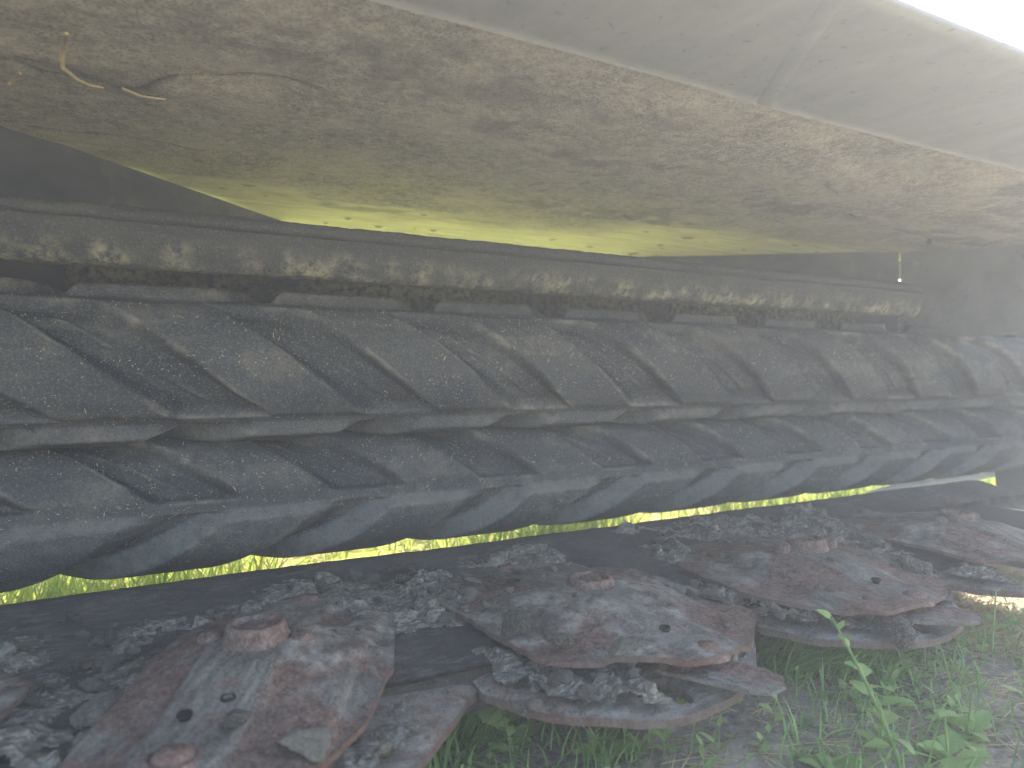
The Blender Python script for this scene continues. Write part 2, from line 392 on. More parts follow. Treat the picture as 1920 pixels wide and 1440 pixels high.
# side deflectors that narrow towards the rear, and end plates
tag(wall('deflector', (-.70, .71), (.41, 1.80), .14, ROOF_Z + .004, .006, DARK, mower), 'dark slanting deflector panel on the near end')
for k in range(5):
    f = .50 + k * .11
    lathe('rivet', [(.007, 0), (.007, .002), (.004, .005), (0, .006)], 10, DARK, mower, (0, 0, 0)).matrix_local = (
        __import__('mathutils').Matrix.Translation((-.70 + 1.11 * f + .0032, .71 + 1.09 * f - .0032, .70 - .02 * k)) @ Vector((1.09, -1.11, 0)).to_track_quat('Z', 'Y').to_matrix().to_4x4())
tag(wall('deflector', (2.04, 1.31), (1.43, 1.80), .31, ROOF_Z - .004, .006, DARK, mower), 'slanting deflector panel on the far end')
Mx = __import__("mathutils").Matrix
ep = tag(wall('end_plate', (2.048, 1.305), (2.13, .93), .52, ROOF_Z - .006, .008, PAINT, mower), 'grey end plate with a bolt beside the bar end')
Mx = __import__('mathutils').Matrix
def on_plate(name, f, z, r, h, mat):
    p = Vector((2.048 + .082 * f, 1.305 - .375 * f, z)); n = Vector((-.375, -.082, 0)).normalized()
    o = lathe(name, [(r, 0), (r, h), (r * .8, h * 1.25), (0, h * 1.25)], 12, mat, ep)
    o.matrix_local = Mx.Translation(p + n * .0042) @ n.to_track_quat('Z', 'Y').to_matrix().to_4x4()
on_plate('bolt', .10, .735, .011, .006, PAINT); on_plate('bolt', .80, .72, .011, .006, PAINT)
rp = prism('roller_end_plate', [(1.04, .02), (1.345, .02), (1.39, .50), (1.75, .52), (1.75, .765), (1.04, .765)], 2.645, 2.657, DARK, mower)  # outline also shaped to keep sun off the rollers and on the lip
rp.matrix_local = Mx(((0, 0, 1, 0), (1, 0, 0, 0), (0, 1, 0, 0), (0, 0, 0, 1)))
tag(rp, 'dark plate carrying the far roller ends')
tag(prism('added_light_baffle', [(2.14, 1.045), (2.60, 1.045), (2.60, 1.051), (2.14, 1.051)], .69, .765, DARK, mower))  # plate added to keep sky light off the far roller ends
tag(prism('added_light_skirt', [(2.60, .50), (2.606, .50), (2.606, 1.035), (2.60, 1.035)], .02, .76, DARK, mower))  # added out of view to block side light on the roller ends
tag(prism('added_shade_plate', [(1.75, .52), (1.753, .52), (1.753, 1.0), (1.75, 1.0)], .0, .125, DARK, mower), 'dark upright plate added to shade the far end of the bar')  # put in as an occluder for sun past the bar end
tag(prism('added_shade_wing', [(2.241, 1.21), (2.70, 1.21), (2.70, 1.87), (2.241, 1.87)], ROOF_Z, ROOF_Z + .02, PAINT, mower))  # hidden roof piece added to keep sun off rollers and bar

# cross bar: rounded lip on top of a mud-caked sloping face
nb, prof = 420, []
for a in np.linspace(200, -20, 12): prof.append((1.102 + .013 * math.cos(R(a)) * -1, .626 + .013 * math.sin(R(a))))
prof = [(1.128, .615)] + prof[::-1]
front = [(1.0885, .617), (1.0885, .611), (1.094, .606), (1.094, .598), (1.096, .590), (1.099, .582), (1.103, .575), (1.108, .568), (1.115, .563), (1.125, .561), (1.14, .561), (1.15, .565), (1.15, .615)]
prof = prof + front
xs = np.linspace(X0, 1.80, nb); P = np.array(prof); m = len(prof)
A = np.repeat(xs[:, None], m, 1); Yb = np.repeat(P[None, :, 0], nb, 0).copy(); Zb = np.repeat(P[None, :, 1], nb, 0).copy()
sarc = np.arange(m)[None, :] * .006
cake = (fbm(A * 38, sarc * 60, 5, 4) - .35) * sstep(.612, .600, Zb) * sstep(1.13, 1.11, Yb)
Yb -= .012 * cake; Zb -= .006 * cake
lipn = (fbm(A * 60, sarc * 40, 15, 3) - .5) * .003 * sstep(.60, .63, Zb); Zb += lipn
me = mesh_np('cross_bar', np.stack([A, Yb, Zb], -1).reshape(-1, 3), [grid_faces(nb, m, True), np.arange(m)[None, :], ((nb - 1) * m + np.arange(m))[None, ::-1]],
             {'mud': np.clip(cake * 2.2 * sstep(.606, .575, Zb) + .25 * sstep(.585, .565, Zb), 0, 1).ravel(), 'crack': np.zeros(nb * m)})  # mud also raised along the lower edge to paint its glow-lit strip
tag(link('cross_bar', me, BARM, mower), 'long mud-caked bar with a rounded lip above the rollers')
# back plate behind the upper roller
xs = np.linspace(X0, 2.62, 300); zs = np.linspace(.46, .604, 30)
A, Zp = np.meshgrid(xs, zs, indexing='ij')
Yp = 1.375 - (fbm(A * 40, Zp * 60, 25, 4) - .3) * .010
V1 = np.stack([A, Yp, Zp], -1).reshape(-1, 3); V2 = V1 * np.array([1, 0, 1]) + np.array([0, 1.386, 0])
me = mesh_np('back_plate', np.vstack([V1, V2]), [grid_faces(300, 30), grid_faces(300, 30, off=len(V1), flip=True)],
             {'mud': np.append(np.clip(fbm(A * 6, Zp * 10, 28, 3).ravel() * 1.4 - .3 + .35 * sstep(.3, 1.0, A.ravel()), 0, 1), np.zeros(len(V2))), 'crack': np.zeros(2 * len(V1))})
link('back_plate', me, BARM, mower)

# ------------------------------------------------------------------ rubber rollers
PITCH = .276
def roller(name, yc, zc, Rr, apex, ctr0, label, seed, x0=X0, x1=2.643, depth=.029, dusty=1.0):
    nX = 900; th = np.concatenate([np.arange(-115, 105, 1.6), np.arange(105, 245, 5.0)]); nT = len(th)
    xs = np.linspace(x0, x1, nX); Xg, Tg = np.meshgrid(xs, th, indexing='ij')
    rel = (Tg - apex + 360.) % 360.                     # 0..360 above the upper apex
    # rel in [240,360): limb below the apex; [0,120): above; [120,240): rear
    k = np.floor(rel / 120).astype(int); v = rel / 120 - k
    shift = np.where(k == 2, 1 - v, v) * PITCH
    wob = (fbm(Xg * 9, Tg * .05, seed, 3) - .5) * .010
    u = ((Xg - ctr0 - shift + wob) / PITCH + .5) % 1.0 - .5
    lo0 = np.where(k == 2, -.245, -.34); hi1 = np.where(k == 2, .245, .17)
    lo0 = np.where(k == 0, -.20, lo0)
    wl = np.where(k == 2, .075, np.where(k == 0, .08, .28)); wr = np.where(k == 2, .06, np.where(k == 0, .07, .12))
    lin = lambda q: np.clip(q, 0, 1) * .8 + .2 * sstep(0, 1, q)
    pocket = lin((u - lo0) / wl) * (1 - lin((u - hi1 + wr) / wr))
    e = np.minimum(v, 1 - v) * 120
    m = sstep(4.0, 8.0, e)
    strip = .66
    ribh = np.where(k == 2, strip + (.88 - strip) * sstep(2, 13, e), strip + (1.25 - strip) * sstep(3.0, 12.0, e))
    crease = .14 * np.exp(-((u + .01) / .022) ** 2) * sstep(14, 24, e) * (k == 2)
    pm = pocket * m
    h = ribh * (1 - pm) + crease * pm
    h += (fbm(Xg * 30, Tg * .22, seed + 5, 3) - .5) * .05
    rr = Rr - depth * 1.12 + depth * h
    Y = yc - rr * np.cos(np.radians(Tg)); Z = zc + rr * np.sin(np.radians(Tg))
    lap = (np.roll(h, 1, 0) + np.roll(h, -1, 0) + np.roll(h, 1, 1) + np.roll(h, -1, 1) - 4 * h)
    lap[0] = lap[-1] = 0
    lap = (lap + np.roll(lap, 1, 0) + np.roll(lap, -1, 0)) / 3
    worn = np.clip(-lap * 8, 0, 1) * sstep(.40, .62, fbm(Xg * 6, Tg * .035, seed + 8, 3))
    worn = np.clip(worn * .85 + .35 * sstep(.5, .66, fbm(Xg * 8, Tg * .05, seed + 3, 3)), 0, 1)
    ledge_light = np.clip(-np.gradient(h, axis=1) / np.gradient(th)[None, :] * 13, 0, 1)
    ledge_light = ledge_light * (k == 1) * dusty  # dusty sets how strong the painted step highlight is
    V = np.stack([Xg, Y, Z], -1).reshape(-1, 3)
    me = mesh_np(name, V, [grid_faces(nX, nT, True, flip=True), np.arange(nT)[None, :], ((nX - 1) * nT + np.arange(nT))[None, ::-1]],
                 {'worn': worn.ravel(), 'ledge_light': ledge_light.ravel(), 'floor': np.clip((.45 * pm + .9 * (k == 2) * m * np.exp(-((u - lo0 - wl * .6) / .05) ** 2)) * (1 - worn), 0, 1).ravel()})
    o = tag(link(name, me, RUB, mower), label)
    # chaff, hairs and seed bits stuck on the rubber
    N = 4200
    xi = rng.uniform(-.35, 2.0, N); ti = rng.uniform(-85, 88, N)
    keep = fbm(xi * 5, ti * .06, seed + 11, 3) > .40; xi = xi[keep]; ti = ti[keep]; N = len(xi)
    ii = np.clip(((xi - x0) / (x1 - x0) * (nX - 1)).astype(int), 0, nX - 1); jj = np.clip(np.searchsorted(th, ti), 0, nT - 1)
    Pc = np.stack([Xg[ii, jj], Y[ii, jj], Z[ii, jj]], -1)
    nrm = np.stack([np.zeros(N), -np.cos(np.radians(ti)), np.sin(np.radians(ti))], -1)
    ex = np.array([1., 0, 0])[None]; tt = np.cross(nrm, ex)
    an = rng.uniform(0, math.pi, N)[:, None]; L = (rng.uniform(.0008, .0028, N) * np.where(rng.random(N) < .06, 2.6, 1))[:, None]; W = rng.uniform(.0004, .0008, N)[:, None]
    d1 = ex * np.cos(an) + tt * np.sin(an); d2 = np.cross(nrm, d1)
    Q = np.stack([Pc + nrm * .0008 - d1 * L, Pc + nrm * .0012 - d2 * W, Pc + nrm * .0018 + d1 * L, Pc + nrm * .0012 + d2 * W], 1).reshape(-1, 3)
    cm = mesh_np('chaff', Q, np.arange(4 * N).reshape(-1, 4), {'tint': np.repeat(rng.random(N), 4)})
    tag(link('chaff', cm, STRAW, o, False), kind='stuff')
    return o
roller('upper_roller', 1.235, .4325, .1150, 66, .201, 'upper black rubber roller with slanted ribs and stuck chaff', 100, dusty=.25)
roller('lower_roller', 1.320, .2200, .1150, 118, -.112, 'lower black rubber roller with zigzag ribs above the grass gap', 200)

# pale lip seen at the far end of the gap
me_pts = [(1.98, 1.36, .0750, .002), (2.10, 1.36, .0790, .010), (2.30, 1.36, .0795, .011), (2.45, 1.36, .080, .012), (2.58, 1.36, .081, .013), (2.70, 1.36, .083, .012)]
Vt = []; nseg = 12
for x, y, z, r in me_pts:
    for k in range(nseg): a = 2 * math.pi * k / nseg; Vt.append((x, y + r * math.cos(a) * .6, z + r * math.sin(a)))
me = mesh_np('skirt_lip', Vt, [grid_faces(len(me_pts), nseg, True), np.arange(nseg)[None, ::-1], (np.arange(nseg) + (len(me_pts) - 1) * nseg)[None]])
tag(link('skirt_lip', me, PALE, mower), 'pale curved lip below the far end of the lower roller')

# ------------------------------------------------------------------ cutter bar with stone guards
DX = [-.26 + .41 * k for k in range(5)]      # disc centres
DX = [x for x in DX]
DY = .77
def bar_top(x, y):
    return np.interp(y, [.55, .66, .74, .90, 1.0, 1.062, 1.084], [.095, .101, .110, .121, .133, .144, .142])
nxb, nyb = 420, 26
xs = np.linspace(X0, 2.0, nxb); fr_ = np.linspace(0, 1, nyb)
A, FR = np.meshgrid(xs, fr_, indexing='ij'); y0_ = .70 + .25 * sstep(1.34, 1.40, A); B = y0_ + (1.084 - y0_) * FR
Zt = bar_top(A, B) + (fbm(A * 14, B * 20, 31, 4) - .5) * .006
V1 = np.stack([A, B, Zt], -1).reshape(-1, 3); V2 = np.stack([A, B, np.full_like(A, .062) + .05 * sstep(1.0, 1.084, B)], -1).reshape(-1, 3)
bmud = np.clip((fbm(A * 7, B * 9, 33, 4) - .40) * 3, 0, .7)
rim = [np.array([[i * nyb + j, (i + 1) * nyb + j, (i + 1) * nyb + j + nxb * nyb, i * nyb + j + nxb * nyb] for i in range(nxb - 1)]) for j in (0, nyb - 1)]
me = mesh_np('cutter_bar', np.vstack([V1, V2]), [grid_faces(nxb, nyb), grid_faces(nxb, nyb, off=len(V1), flip=True)] + rim,
             {'mud': np.append(bmud.ravel(), np.zeros(len(V2))), 'edge': np.zeros(2 * len(V1))})
bar = tag(link('cutter_bar', me, GRIME, mower), 'long dark steel cutter bar caked with dry mud under the discs')

LOBE = [(-.2045, .690), (-.19, .645), (-.16, .598), (-.122, .563), (-.075, .543), (-.04, .540), (0, .544), (.05, .558), (.09, .580), (.14, .626), (.18, .668), (.2045, .690)]
def guard_front(x):
    """front edge of the stone guards at x, one rounded lobe for each disc"""
    r = (np.asarray(x, float) - DX[0] + .205) % .41 - .205
    return np.interp(r, [p[0] for p in LOBE], [p[1] for p in LOBE])
def guard(dx, k):
    nA, nB = 83, 44
    f = np.linspace(0, 1, nB); xx = np.linspace(-.2045, .2045 if k < 4 else -.13, nA)
    yf = np.convolve(np.pad(guard_front(dx + xx), 3, mode='edge'), np.ones(7) / 7, 'valid')
    Xg, Fg = np.meshgrid(dx + xx, f, indexing='ij'); Y0 = yf[:, None]
    Yg = Y0 + (.86 - Y0) * Fg
    # slotted hole near the tip
    cx, cy, ha, hb = dx - .030, .585, .013, .029
    q = np.hypot((Xg - cx) / ha, (Yg - cy) / hb); mv = (q > .70) & (q < 1.0)
    qq = np.where(q < 1e-6, 1, q); Xg = np.where(mv, cx + (Xg - cx) / qq, Xg); Yg = np.where(mv, cy + (Yg - cy) / qq, Yg)
    Zg = .094 + .014 * Fg - .006 * (1 - Fg) ** 6 + (fbm(Xg * 16, Yg * 16, 300 + k, 4) - .5) * .009 - .004 * np.exp(-((q - 1) / .35) ** 2)
    V = np.stack([Xg, Yg, Zg], -1).reshape(-1, 3); n0 = len(V)
    F = grid_faces(nA, nB); inside = (q.ravel() < .999); F = F[~inside[F].any(1) | ~(mv.ravel() | inside)[F].all(1)]
    F = F[~(q.ravel()[F] <= .70).any(1)]
    E_ = np.concatenate([F[:, [a, (a + 1) % 4]] for a in range(4)]); key = np.sort(E_, 1)
    _, inv, cnt = np.unique(key, axis=0, return_inverse=True, return_counts=True); Bd = E_[cnt[inv.ravel()] == 1]
    V2 = V - np.array([0, 0, .0085])
    ub, bi = np.unique(Bd.ravel(), return_inverse=True); bi = bi.reshape(-1, 2) + 2 * n0; nb_ = len(ub)
    rimf = np.stack([bi[:, 1], bi[:, 0], bi[:, 0] + nb_, bi[:, 1] + nb_], -1)
    mud = np.clip((fbm(V[:, 0] * 9, V[:, 1] * 9, 320 + k, 4) - .34) * 3.2, 0, 1)
    edge = np.zeros(n0); edge[(Fg.ravel() < .02) | (mv.ravel())] = 1
    me = mesh_np('stone_guard', np.vstack([V, V2, V[ub], V2[ub]]), [F, F[:, ::-1] + n0, rimf], {'mud': np.concatenate([mud, np.zeros(n0), np.full(2 * nb_, .2)]), 'edge': np.concatenate([edge * .4, np.ones(n0) * .5, np.full(2 * nb_, .8)]), 'steel': np.full(2 * n0 + 2 * nb_, .45)})
    return link('stone_guard', me, RUST, mower)
for k, dx in enumerate(DX): guard(dx, k)

# ------------------------------------------------------------------ cutting discs
POLY = [[(.22, -.06), (.22, .07), (.11, .145), (-.11, .145), (-.22, .06), (-.22, -.07), (-.11, -.145), (.11, -.145)],
        [(.24, -.075), (.24, .085), (.115, .130), (0, .136), (-.14, .12), (-.225, .05), (-.225, -.05), (-.09, -.10), (.17, -.088)],
        [(.216, -.030), (.212, .05), (.13, .16), (-.10, .165), (-.21, .08), (-.22, -.06), (-.141, -.155), (.108, -.162)],
        [(.222, -.088), (.212, .03), (.150, .113), (.03, .165), (-.13, .165), (-.22, .05), (-.205, -.12), (-.06, -.19), (.10, -.19)],
        [(.20, -.05), (.20, .05), (.11, .125), (-.11, .135), (-.21, .06), (-.21, -.07), (-.11, -.145), (.11, -.14)]]
def outline(k, n=720):
    """radius of the disc's edge for n directions, corners slightly rounded"""
    P = np.array(POLY[k]); th = np.linspace(0, 2 * math.pi, n, endpoint=False); r = np.full(n, 9.)
    D = np.stack([np.cos(th), np.sin(th)], -1)
    for a, b in zip(P, np.roll(P, -1, 0)):
        e = b - a; den = D[:, 0] * e[1] - D[:, 1] * e[0]; den = np.where(np.abs(den) < 1e-9, 1e-9, den)
        t = (a[0] * e[1] - a[1] * e[0]) / den; u = (a[0] * D[:, 1] - a[1] * D[:, 0]) / den
        r = np.where((t > 0) & (u >= -1e-6) & (u <= 1 + 1e-6), np.minimum(r, t), r)
    ker = np.ones(17) / 17
    return np.convolve(np.concatenate([r[-8:], r, r[:8]]), ker, 'valid')
OUT = [outline(k) for k in range(len(DX))]
def disc_ring(x, y):
    """1 on the edge of the nearest disc, below 1 on a disc"""
    best = np.full(np.shape(x), 9.)
    for k, dx in enumerate(DX):
        ca, sa = math.cos(R(-ANG[k])), math.sin(R(-ANG[k]))
        lx = (x - dx) * ca - (y - DY) * sa; ly = (x - dx) * sa + (y - DY) * ca
        t = (np.arctan2(ly, lx) % (2 * math.pi)) / (2 * math.pi) * 720
        best = np.minimum(best, np.hypot(lx, ly) / OUT[k][np.asarray(t).astype(int) % 720])
    return best
ANG = [-150, -119, -86, -98, -93]
def disc_mesh(k, nr=36, nt=180):
    th = np.linspace(0, 2 * math.pi, nt, endpoint=False)
    rad = OUT[k][(np.arange(nt) * 4) % 720]
    rad = rad * (1 + .03 * (fbm(np.cos(th) * 4 + 5, np.sin(th) * 4 + 5, 500 + k, 4) - .5))
    fr = np.linspace(0, 1, nr) ** .8
    Rg, Tg = np.meshgrid(fr, np.arange(nt), indexing='ij')
    rr = Rg * rad[Tg]; x = rr * np.cos(th[Tg]); y = rr * np.sin(th[Tg])
    r = np.hypot(x, y)
    dome, rib_ = (.024, .006) if k in (0, 1, 4) else (.019, .003)
    z = .131 + dome * (1 - sstep(.03, .16, r)) - .004 * sstep(.10, .22, np.abs(x))
    sp = sstep(.043, .033, np.abs(y)) * sstep(.235, .195, np.abs(x))
    z += rib_ * sp * sstep(.03, .07, r)
    z -= .007 * sstep(.100, .112, np.abs(y))
    z += (fbm(x * 22, y * 22, 510 + k, 4) - .5) * .005
    crusty = sstep(.50, .58, fbm(x * 8 + k, y * 8, 520 + k, 4)); 
    z += crusty * .004 * fbm(x * 60, y * 60, 530 + k, 3)
    V = np.stack([x, y, z], -1).reshape(-1, 3); V2 = V.copy(); V2[:, 2] -= .0055
    n0 = len(V); L = (nr - 1) * nt
    V3 = np.vstack([V[L:], V2[L:]])                     # the rim has its own corners, so its edge stays sharp
    rimf = np.array([[2 * n0 + (j + 1) % nt, 2 * n0 + j, 2 * n0 + nt + j, 2 * n0 + nt + (j + 1) % nt] for j in range(nt)])
    edge = (Rg > .985) * .5
    mud = crusty * np.clip(.45 + fbm(x * 12, y * 12, 540 + k, 3), 0, 1)
    cat = lambda a, lo, hi: np.concatenate([a.ravel(), np.full(n0, lo), np.full(2 * nt, hi)])
    return mesh_np('cutting_disc', np.vstack([V, V2, V3]), [grid_faces(nr, nt, True), grid_faces(nr, nt, True, off=n0, flip=True), rimf],
                   {'mud': cat(mud, 0, .25), 'edge': cat(edge, .6, .8), 'steel': cat(sp, 0, 0)})
KN = [(-.055, -.024), (.045, -.026), (.066, -.020), (.075, -.004), (.068, .016), (.05, .024), (-.055, .024)]
DLAB = ['rusty cutting disc mostly outside the picture edge', 'rusty disc with a big nut at its centre, nearest the camera', 'red-brown rusty disc with a pale dried lump on its rim',
        'rusty speckled disc with a finger-like knife jutting from its tip', 'dark disc at the far end in deep shade', 'last disc at the far end of the bar']
for k, dx in enumerate(DX):
    d = link('cutting_disc', disc_mesh(k), RUST, mower); tag(d, DLAB[k])
    d.location = (dx, DY, 0); d.rotation_euler = (0, 0, R(ANG[k]))
    lathe('flange_nut', [(.034, .151), (.0335, .1575), (.031, .1605), (.0285, .1700), (.0265, .1722), (.0205, .1722), (.0185, .1660), (.0172, .1640), (.0148, .1640), (.014, .1695), (.006, .1710), (0, .1710)], 44, RUST, d)
    d.children[0].location.z = [0, 0, -.010, -.006, -.004][k]
    for sx, sy in ((.0, .046), (.0, -.046)):
        if k == 2: continue
        lathe('bolt_head', [(.0125, .148), (.0118, .158), (.0085, .1615), (0, .1622)], 14, RUST, d, (sx, sy, 0))
    for sgn in (1, -1):
        kn = prism('knife', [(x + .0, y) for x, y in KN], 0, .0045, RUST, d, .0008)
        kn.location = (sgn * .198, 0, .104); kn.rotation_euler = (R(8), 0, (0 if sgn > 0 else math.pi) + R([20, 35, 25, 62, 30, 10][k]))
        lathe('knife_bolt', [(.024, .128), (.023, .133), (.020, .136), (.0165, .1355), (.015, .131), (.0145, .138), (.010, .141), (0, .142)], 24, RUST, d, (sgn * .192, 0, 0 if k in (0, 1, 4) else -.007))
    for hx, hy in ((.112, .012), (.142, -.012)):
        lathe('rivet_hole', [(.0066, .1435), (.0060, .1462), (.0048, .1458), (.0045, .1400), (0, .1400)], 12, HOLE, d, (hx, hy, 0 if k in (0, 1, 4) else -.006))

# ------------------------------------------------------------------ crust of dry mud over bar and guards (nobody could count it)
st = .0032
xs = np.arange(-.45, 1.30, st); ysb = np.arange(.55, 1.05, st)
A, B = np.meshgrid(xs, ysb, indexing='ij')
base = bar_top(A, B)
big = fbm(A * 7, B * 9, 401, 4)
ring = disc_ring(A, B)
wx = (fbm(A * 16, B * 16, 7, 3) - .5) * 2.2; wy = (fbm(A * 16, B * 16, 8, 3) - .5) * 2.2
d1, d2, cv = cells(A * 30 + wx, B * 44 + wy, 411)
e1, e2, ev = cells(A * 85 + wx * 1.5, B * 110 + wy * 1.5, 421)
lump = sstep(.0, .16, d2 - d1) * sstep(.35, .9, cv)
crumb = sstep(.0, .25, e2 - e1) * sstep(.4, .95, ev)
amt = sstep(.40, .66, big + .12 * np.exp(-((ring - 1.1) / .2) ** 2) - .12 * sstep(.93, 1.02, B) - .06 * sstep(.05, -.2, A) + .09 * sstep(.72, .66, B))
th = amt * (.004 + .011 * lump * amt + .0035 * crumb + .008 * (fbm(A * 34, B * 46, 441, 4) - .4)) + .0035 * (fbm(A * 120, B * 120, 431, 2) - .5) * amt - .0022
fy = guard_front(A)
sl_c = np.hypot(((A - DX[0] + .03 + .205) % .41 - .205) / .032, (B - .585) / .042) > 1
ok = sl_c & (th > -.0005) & (B > fy + .006 + .02 * (1 - big)) & (ring > .80)
Vc = np.stack([A, B, base + th], -1).reshape(-1, 3)
F = grid_faces(len(xs), len(ysb)); okr = ok.ravel(); F = F[okr[F].all(1)]
used = np.unique(F); rem = np.full(len(Vc), -1); rem[used] = np.arange(len(used))
me = mesh_np('mud_crust', Vc[used], rem[F])
tag(link('mud_crust', me, MUD, mower), 'crumbly grey-brown crust of dry mud around the discs', kind='stuff')

# ------------------------------------------------------------------ loose clods
def clod_mesh(seed, flat=.5, rough=.35):
    import bmesh
    bm = bmesh.new(); bmesh.ops.create_icosphere(bm, subdivisions=4, radius=1)
    r_ = np.random.default_rng(seed)
    P = np.array([v.co[:] for v in bm.verts])
    for _ in range(12):
        n = r_.normal(size=3); n /= np.linalg.norm(n); d = r_.uniform(.45, .8)
        q = P @ n; P = P - n[None] * (np.clip(q - d, 0, None) * .95)[:, None]
    ph = np.arctan2(P[:, 1], P[:, 0])
    out = 1 + .55 * (fbm(np.cos(ph) * 1.6 + seed, np.sin(ph) * 1.6 + 3, seed, 3) - .5)
    f = fbm(P[:, 0] * 3 + 7 + seed, P[:, 1] * 3 + P[:, 2] * 2.3 + 9, seed, 4) - .5
    g = fbm(P[:, 0] * 9 + 3, P[:, 1] * 9 + P[:, 2] * 6.1, seed + 50, 3) - .5
    P = P * (1 + rough * .7 * f + .30 * g)[:, None]
    sc = np.array([r_.uniform(.8, 1.2), r_.uniform(.6, 1.0), flat * r_.uniform(.7, 1.1)])
    P = P * sc; P[:, :2] *= out[:, None]
    for v, p in zip(bm.verts, P): v.co = p
    me = bpy.data.meshes.new('mud_clod'); bm.to_mesh(me); bm.free(); return me
clods = [clod_mesh(s, random.uniform(.35, .7), .5) for s in range(10)]
pale = [clod_mesh(40 + s, .45, .7) for s in range(4)]
for m_ in pale: m_.materials.append(LUMP)
for m_ in clods: m_.materials.append(CLOD)
def clod(x, y, z, r, label, group, rz=None, mesh=None, mat=None, tilt=.25):
    me = mesh or random.choice(clods)
    o = bpy.data.objects.new('mud_clod', me); C.objects.link(o)
    o.location = (x, y, z); o.scale = (r, r, r); o.rotation_euler = (random.uniform(-tilt, tilt), random.uniform(-tilt, tilt), random.uniform(0, 6.28) if rz is None else rz)
    tag(o, label, 'mud clod', group); return o
lump = clod_mesh(77, .35, .7); lump.materials.append(LUMP)
clod(.470, .592, .1445, .022, 'pale cream dried lump on the rim of the red-brown disc', None, .6, lump)
clod(.436, .655, .140, .024, 'grey angular flake beside the red patch on the second disc', None, .2, clods[3])
clod(.415, .715, .140, .028, 'flat grey scab of mud on the second disc near its dark edge', None, .9, clods[1])
clod(.150, .575, .136, .034, 'large pale mud patch at the near tip of the first disc', None, .3, lump)
clod(.105, .625, .142, .018, 'broken grey flake beside the nut-like bolt on the first disc', None, 1.2, clods[5])
clod(.870, .548, .104, .032, 'big rounded mud cake on the tip of the third guard', None, .4, clods[2])
clod(1.065, .650, .132, .034, 'pale flaky cake of mud on the edge of the third disc', None, .8, clods[4])
clod(1.02, .705, .140, .032, 'long fibrous mud cake beside the third disc nut', None, 2.4, clods[6])
clod(.020, .745, .122, .028, 'large grey clod on the bar at the near end', None, 2.9, clods[7])
clod(-.010, .860, .128, .020, 'upright slab of mud on the bar near the first disc', None, 1.0, clods[8])
clod(.070, .790, .126, .027, 'broad flat clod against the edge of the first disc', None, 2.2, clods[9])
row = 'mud clods heaped on the cutter bar'
def ring_at(x, y): return float(disc_ring(np.array([x]), np.array([y]))[0])
n = 0; tries = 0
while n < 170 and tries < 6000:
    tries += 1
    x = random.uniform(-.25, 1.25); y = random.uniform(.60, 1.0)
    if ring_at(x, y) < 1.02: continue
    if y < .66 and abs(((x + .275 + .205) % .41) - .205) > .12: continue
    if float(fbm(np.array([x * 7]), np.array([y * 9]), 401, 4)[0]) < .46: continue
    r = random.choice([.004, .005, .006, .007, .009, .011, .014])
    lab = ('small dried mud clod on the bar at the near end before the first disc' if x < .12 else 'small dried mud clod between the first and second discs' if x < .50
           else 'small dried mud clod between the second and third discs' if x < .92 else 'small dried mud clod on the bar beyond the third disc')
    clod(x, y, float(bar_top(x, y)) + .006 + r * .2, r, lab, row, tilt=.5); n += 1
for q in range(24):
    f = (q + random.random()) / 24; r = random.uniform(.006, .015)
    clod(.615 + .125 * f + random.uniform(-.012, .012), .835 - .150 * f + random.uniform(-.012, .012), .132 + r * .35 - .012 * f, r, 'fibrous clod in the pale ridge along the far edge of the second disc', 'clods in the ridge beside the second disc', tilt=.5, mesh=random.choice(pale + clods))
for q in range(12):
    r = random.uniform(.006, .014)
    clod(.44 + random.uniform(-.03, .10), .895 + random.uniform(-.03, .03), .140, r, 'pale fibrous clod on the rear edge of the second disc', 'clods behind the second disc', tilt=.5)
for q in range(14):
    f = random.random(); r = random.uniform(.006, .016)
    clod(.74 + .13 * f, .665 - .07 * f + random.uniform(-.02, .02), .112 + r * .3, r, 'rounded clod on the third guard in front of the speckled disc', 'clods on the third guard', tilt=.5, mesh=random.choice(pale + clods))
for q in range(14):
    r = random.uniform(.005, .013)
    clod(.40 + random.uniform(-.06, .07), .61 + random.uniform(-.035, .03), .108 + r * .3, r, 'grey clod on the slotted guard in front of the red-brown disc', 'clods on the second guard', tilt=.5)
n = 0; tries = 0
while n < 130 and tries < 6000:
    tries += 1
    k = random.choice([1, 2, 2, 3, 3]); x = random.uniform(-.2, .2); y = random.uniform(-.13, .13)
    ca, sa = math.cos(R(ANG[k])), math.sin(R(ANG[k])); wx = DX[k] + x * ca - y * sa; wy = DY + x * sa + y * ca
    rr_ = math.hypot(x, y)
    if rr_ < .055: continue
    z = .131 + .024 * (1 - float(sstep(.03, .16, rr_))) - .004 * float(sstep(.10, .22, abs(x)))
    r = random.choice([.002, .0025, .003, .004, .005, .006, .008])
    clod(wx, wy, z + .0025, r, ['', 'tiny crumb on the disc with the big nut', 'tiny crumb on the red-brown disc with the pale lump', 'tiny crumb on the speckled third disc'][k], 'crumbs on the rusty discs', tilt=.5, mesh=random.choice(pale + clods[:3])); n += 1

